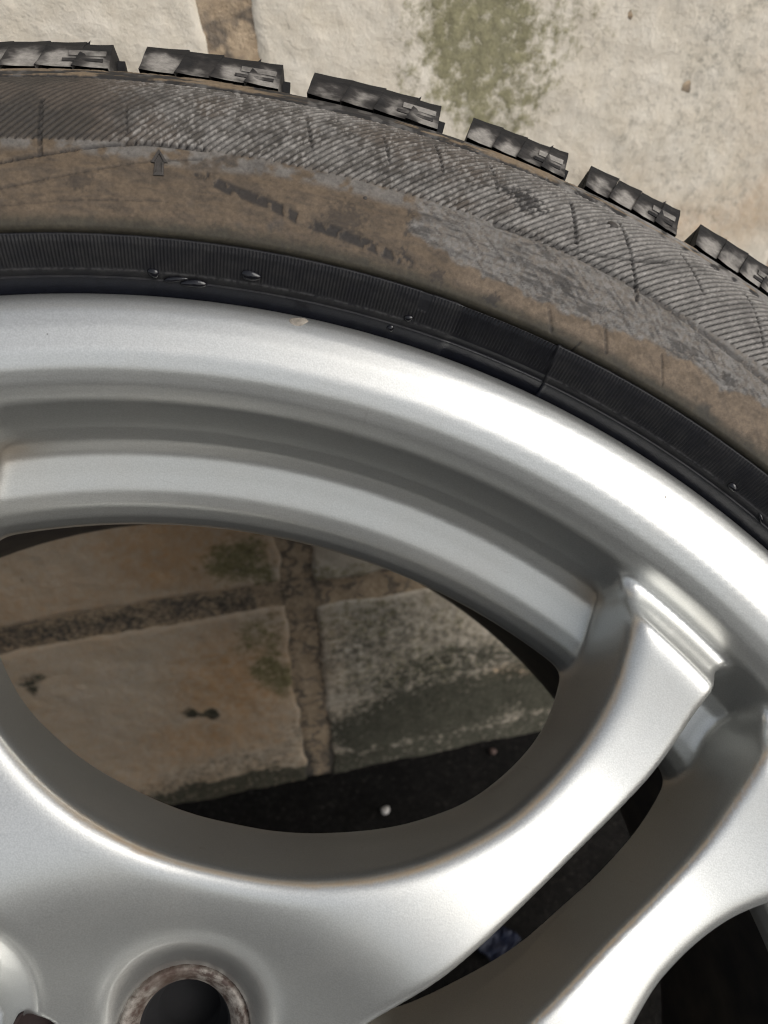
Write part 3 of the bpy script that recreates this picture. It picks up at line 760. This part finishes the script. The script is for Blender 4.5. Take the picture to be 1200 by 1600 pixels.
# vent nubs and glossy drops
GLOSS = mat_flat('wet_black_sealant', (.006, .006, .008), .06, 0, 300, .1)
for (t, r, a) in ((11.1, 279.3, 1.5), (-11.0, 290.5, 1.1), (-1.4, 258, .5), (9.0, 290, .6)):
    x, y = at(t, r); d = sw_z(r + .5) - sw_z(r - .5); nz = 1 / math.hypot(1, d)
    nn = (-d * nz * math.sin(math.radians(t)), -d * nz * math.cos(math.radians(t)), nz)
    P, F = dome(x, y, sw_z(r), a, a, a * .6, nn, 0, r, 12, 5, .05)
    obj('vent_nub', wmesh('vent_nub', P, F, ARROW), tyre)
def bead_z(r): return float(np.interp(r, [233.15, 233.9, 234.5, 235.5, 236, 238, 240, 241.2], [-2.2, .4, 2.3, 3.4, 4.6, 7.2, 9.4, 10.3]))
for (t, r, a, b, hg, sd_) in ((-10.6, 235.3, 2.6, .8, .8, 1), (-9.6, 234.95, 2.8, 1.15, 1.0, 2), (-11.75, 235.9, 1.3, 1.2, .9, 3), (-6.53, 237.2, 2.5, 1.15, 1.0, 4), (1.63, 234.3, 1.0, .85, .8, 5), (2.42, 236.45, 1.1, .85, .8, 6), (23.45, 236.4, 1.3, 1.0, .9, 7), (25.9, 235.6, 1.5, .5, .5, 8)):
    x, y = at(t, r); tt = math.radians(t); nn = (-.55 * math.sin(tt), -.55 * math.cos(tt), .83)
    P, F = dome(x, y, bead_z(r), a, b, hg, nn, -tt - .05, sd_)
    obj('sealant_drop', wmesh('sealant_drop', P, F, GLOSS), tyre)

# tread blocks: front shoulder row, each one a part; two lengths share their meshes
def block_mesh(width, front=True, seed=0):
    rs = random.Random(seed); V = []; F = []; D = []
    nseg = 4; hh = width / nseg
    def add(verts, dust, faces):
        o = len(V); V.extend(verts); D.extend(dust); F.extend([tuple(o + i for i in f) for f in faces])
    def P3(th, r, z): t = math.radians(th); return (r * math.sin(t), r * math.cos(t), z)
    lean = .42
    for s in range(nseg):
        t0 = -width / 2 + s * hh; t1 = t0 + hh + .02
        jr = rs.uniform(-.3, .3); dk = rs.uniform(.6, 1.15)
        rows = [(296.6, -11.4, 1.0), (300.0, -13.9, .95), (303.4, -15.9, .85), (306.8, -17.9, .42), (309.6, -19.9, 0.0)]
        vv = []; dd = []
        for k, (r, z, du) in enumerate(rows):
            f = (r - 296.6) / 13.; sh = lean * f * (1 if s > 0 else .3); she = lean * f * (1 if s < nseg - 1 else -.1)
            top = .8 if k >= 3 else 0
            for c in range(3):
                g_ = c / 2; th = (t0 + sh) * (1 - g_) + (t1 + she) * g_
                rr_ = r + top * (.5 - g_) * -1.0 + (jr if k >= 3 else 0)
                vv.append(P3(th, rr_, z + .7 * (1 - g_) - .25 * (c == 1)))
                dd.append(du * dk * (.42, 1.1, .8)[c])
        n0 = len(vv)
        # back edges
        for c in range(3):
            g_ = c / 2; sh = lean * (1 if s > 0 else .3); she = lean * (1 if s < nseg - 1 else -.1)
            th = (t0 + sh) * (1 - g_) + (t1 + she) * g_
            vv.append(P3(th + .4, 310.1 + jr + .45 * (g_ - .5), -46)); dd.append(0)
        for c in range(3):
            g_ = c / 2; vv.append(P3(t0 * (1 - g_) + t1 * g_ + .4, 299.5, -46)); dd.append(.3)
        ff = []
        for k in range(4):
            for c in range(2): ff.append((k * 3 + c, k * 3 + c + 1, k * 3 + c + 4, k * 3 + c + 3))
        for c in range(2):
            ff.append((12 + c, 13 + c, n0 + 1 + c, n0 + c)); ff.append((n0 + c, n0 + 1 + c, n0 + 4 + c, n0 + 3 + c))
        ff.append((0, 3, 6, 9, 12, n0, n0 + 3)); ff.append(tuple(reversed((2, 5, 8, 11, 14, n0 + 2, n0 + 5))))
        add(vv, dd, [tuple(reversed(f)) for f in ff])
    def box(t0, t1, r0, r1, z0, z1, du, dz=0):
        vs = [P3(t, r, z + (dz if r == r1 else 0)) for t in (t0, t1) for r in (r0, r1) for z in (z0, z1)]
        add(vs, [du] * 8, [(0, 1, 3, 2), (4, 6, 7, 5), (0, 4, 5, 1), (2, 3, 7, 6), (0, 2, 6, 4), (1, 5, 7, 3)])
    w2 = width / 2
    box(-w2 + .12, w2 - .12, 297.6, 308.5, -46, -19.5, .1, -1.5)
    box(w2 - hh * 1.15, w2 - .22, 302.6, 304.8, -20, -15.0, .9, -1.1)      # moulded ledge in the last segment
    box(w2 - hh * 1.3, w2 - .3, 299.8, 301.0, -20, -13.4, .45, -.5)
    box(w2 - .06, w2 + .42, 299.0, 308.0, -46, -23.0, .12, -.8)            # inner half of the block, set back
    # rubber whisker left by the mould
    o = len(V); tw = w2 - hh * .75
    V.extend([P3(tw - .1, 309.4, -20.4), P3(tw + .12, 309.5, -20.4), P3(tw, 309.5, -21.2), P3(tw + .14, 311.4, -20.8)]); D.extend([0] * 4)
    F.extend([(o, o + 1, o + 3), (o + 1, o + 2, o + 3), (o + 2, o, o + 3)])
    V = np.array(V)
    if not front: V[:, 2] = -202 - V[:, 2]; F = [tuple(reversed(f)) for f in F]
    return wmesh('tread_block', V, F, TREAD, False, {'dust': np.array(D)})

vis = [(-21.75, -15.1), (-13.4, -7.0), (-5.25, 1.25), (3.0, 8.3), (9.6, 14.85), (16.05, 21.4), (22.6, 27.8), (29.1, 34.3), (-29.9, -23.3)]
rest = []; t = 36.0; kk = 0
while t < 328:
    w = 6.6 if kk % 6 in (0, 1, 2) else 5.25
    if t + w > 328.6: break
    rest.append((t, t + w)); t += w + (1.8 if w > 6 else 1.45); kk += 1
meshes = {}
for fr in (True, False):
    for i, (a, b) in enumerate(vis + rest):
        w = 6.75 if b - a > 6 else 5.4
        key = (w, fr, i % 5)
        if key not in meshes: meshes[key] = block_mesh(w, fr, 5 + i % 5)
        o = obj('tread_block', meshes[key], tyre)
        o.matrix_local = Matrix.Translation(-foot) @ Matrix.Rotation(-R_((a + b) / 2), 4, 'Z') @ Matrix.Translation(foot)
# centre ribs of the tread in one piece
V = []; F = []
for row, (z0, z1) in enumerate(((-82, -54), (-114, -88), (-148, -120))):
    for i in range(64):
        t0 = i * 5.625 + row * 2.1; t1 = t0 + 4.7; o = len(V)
        for t, sh in ((t0, 0), (t1, 0)):
            for r in (300.8, 309.2):
                for z in (z0, z1):
                    tt = math.radians(t + (.9 if z == z1 else 0)); V.append((r * math.sin(tt), r * math.cos(tt), z))
        F += [tuple(o + q for q in f) for f in ((0, 1, 3, 2), (4, 6, 7, 5), (0, 4, 5, 1), (2, 3, 7, 6), (0, 2, 6, 4), (1, 5, 7, 3))]
o = obj('tread_pattern', wmesh('tread_pattern', V, F, TREAD, False, {'dust': np.zeros(len(V))}), tyre)
o['kind'] = 'stuff'

# ------------------------------------------------------------------ small things on the ground
def lump(name, loc, r, m, seed, squash=.7):
    rs = np.random.default_rng(seed); V = []; n, k = 10, 6
    for j in range(k + 1):
        f = math.pi * j / k
        for i in range(n):
            a = 2 * math.pi * i / n; V.append((math.sin(f) * math.cos(a), math.sin(f) * math.sin(a), math.cos(f) * squash))
    V = np.array(V); d = fbm(V[:, 0] * 1.4 + 9 + seed, V[:, 1] * 1.4 + V[:, 2] * 1.1 + 9, seed, 3)
    V = V * (r * (.6 + .8 * d))[:, None]; idx = np.arange((k + 1) * n).reshape(k + 1, n)
    F = np.stack([idx[:-1], idx[1:], np.roll(idx, -1, 1)[1:], np.roll(idx, -1, 1)[:-1]], -1).reshape(-1, 4)
    o = obj(name, make_mesh(name, V, F, m, True)); o.location = loc; return o
PALE = mat_flat('pale_pebble', (.55, .53, .5), .7, 0, 200); PINK = mat_flat('pinkish_pebble', (.10, .065, .055), .7, 0, 200); DARKP = mat_flat('dark_grit', (.07, .065, .055), .8, 0, 200)
tag(lump('pebble', (.121, -.043, .001), .0032, PALE, 2), 'small white pebble on the dark ground seen through the wheel window', 'pebble')
tag(lump('pebble', (.2144, -.013, .001), .0030, PINK, 3), 'small pinkish pebble on the ground close to the foot of the wall', 'pebble')
# crumpled blue plastic scrap
n = 26; u = np.linspace(-1, 1, n); U, V_ = np.meshgrid(u, u, indexing='ij')
Zb = .004 + .007 * fbm(U * 1.3 + 5, V_ * 1.3 + 5, 5)
sx = .012 * (1 + .25 * (fbm(U * 2, V_ * 2, 8) - .5))
b = obj('plastic_scrap', make_mesh('plastic_scrap', np.stack([U * sx, V_ * sx * .8, Zb], -1).reshape(-1, 3), grid_faces(n, n), mat_flat('blue_plastic', (.002, .007, .028), .5, 0, 3)))
b.location = (.172, -.152, -.004); b.rotation_euler = (0, 0, .6)
sm = b.modifiers.new('thickness', 'SOLIDIFY'); sm.thickness = .0008
tag(b, 'crumpled scrap of blue plastic on the ground behind the wheel spokes', 'plastic scrap')
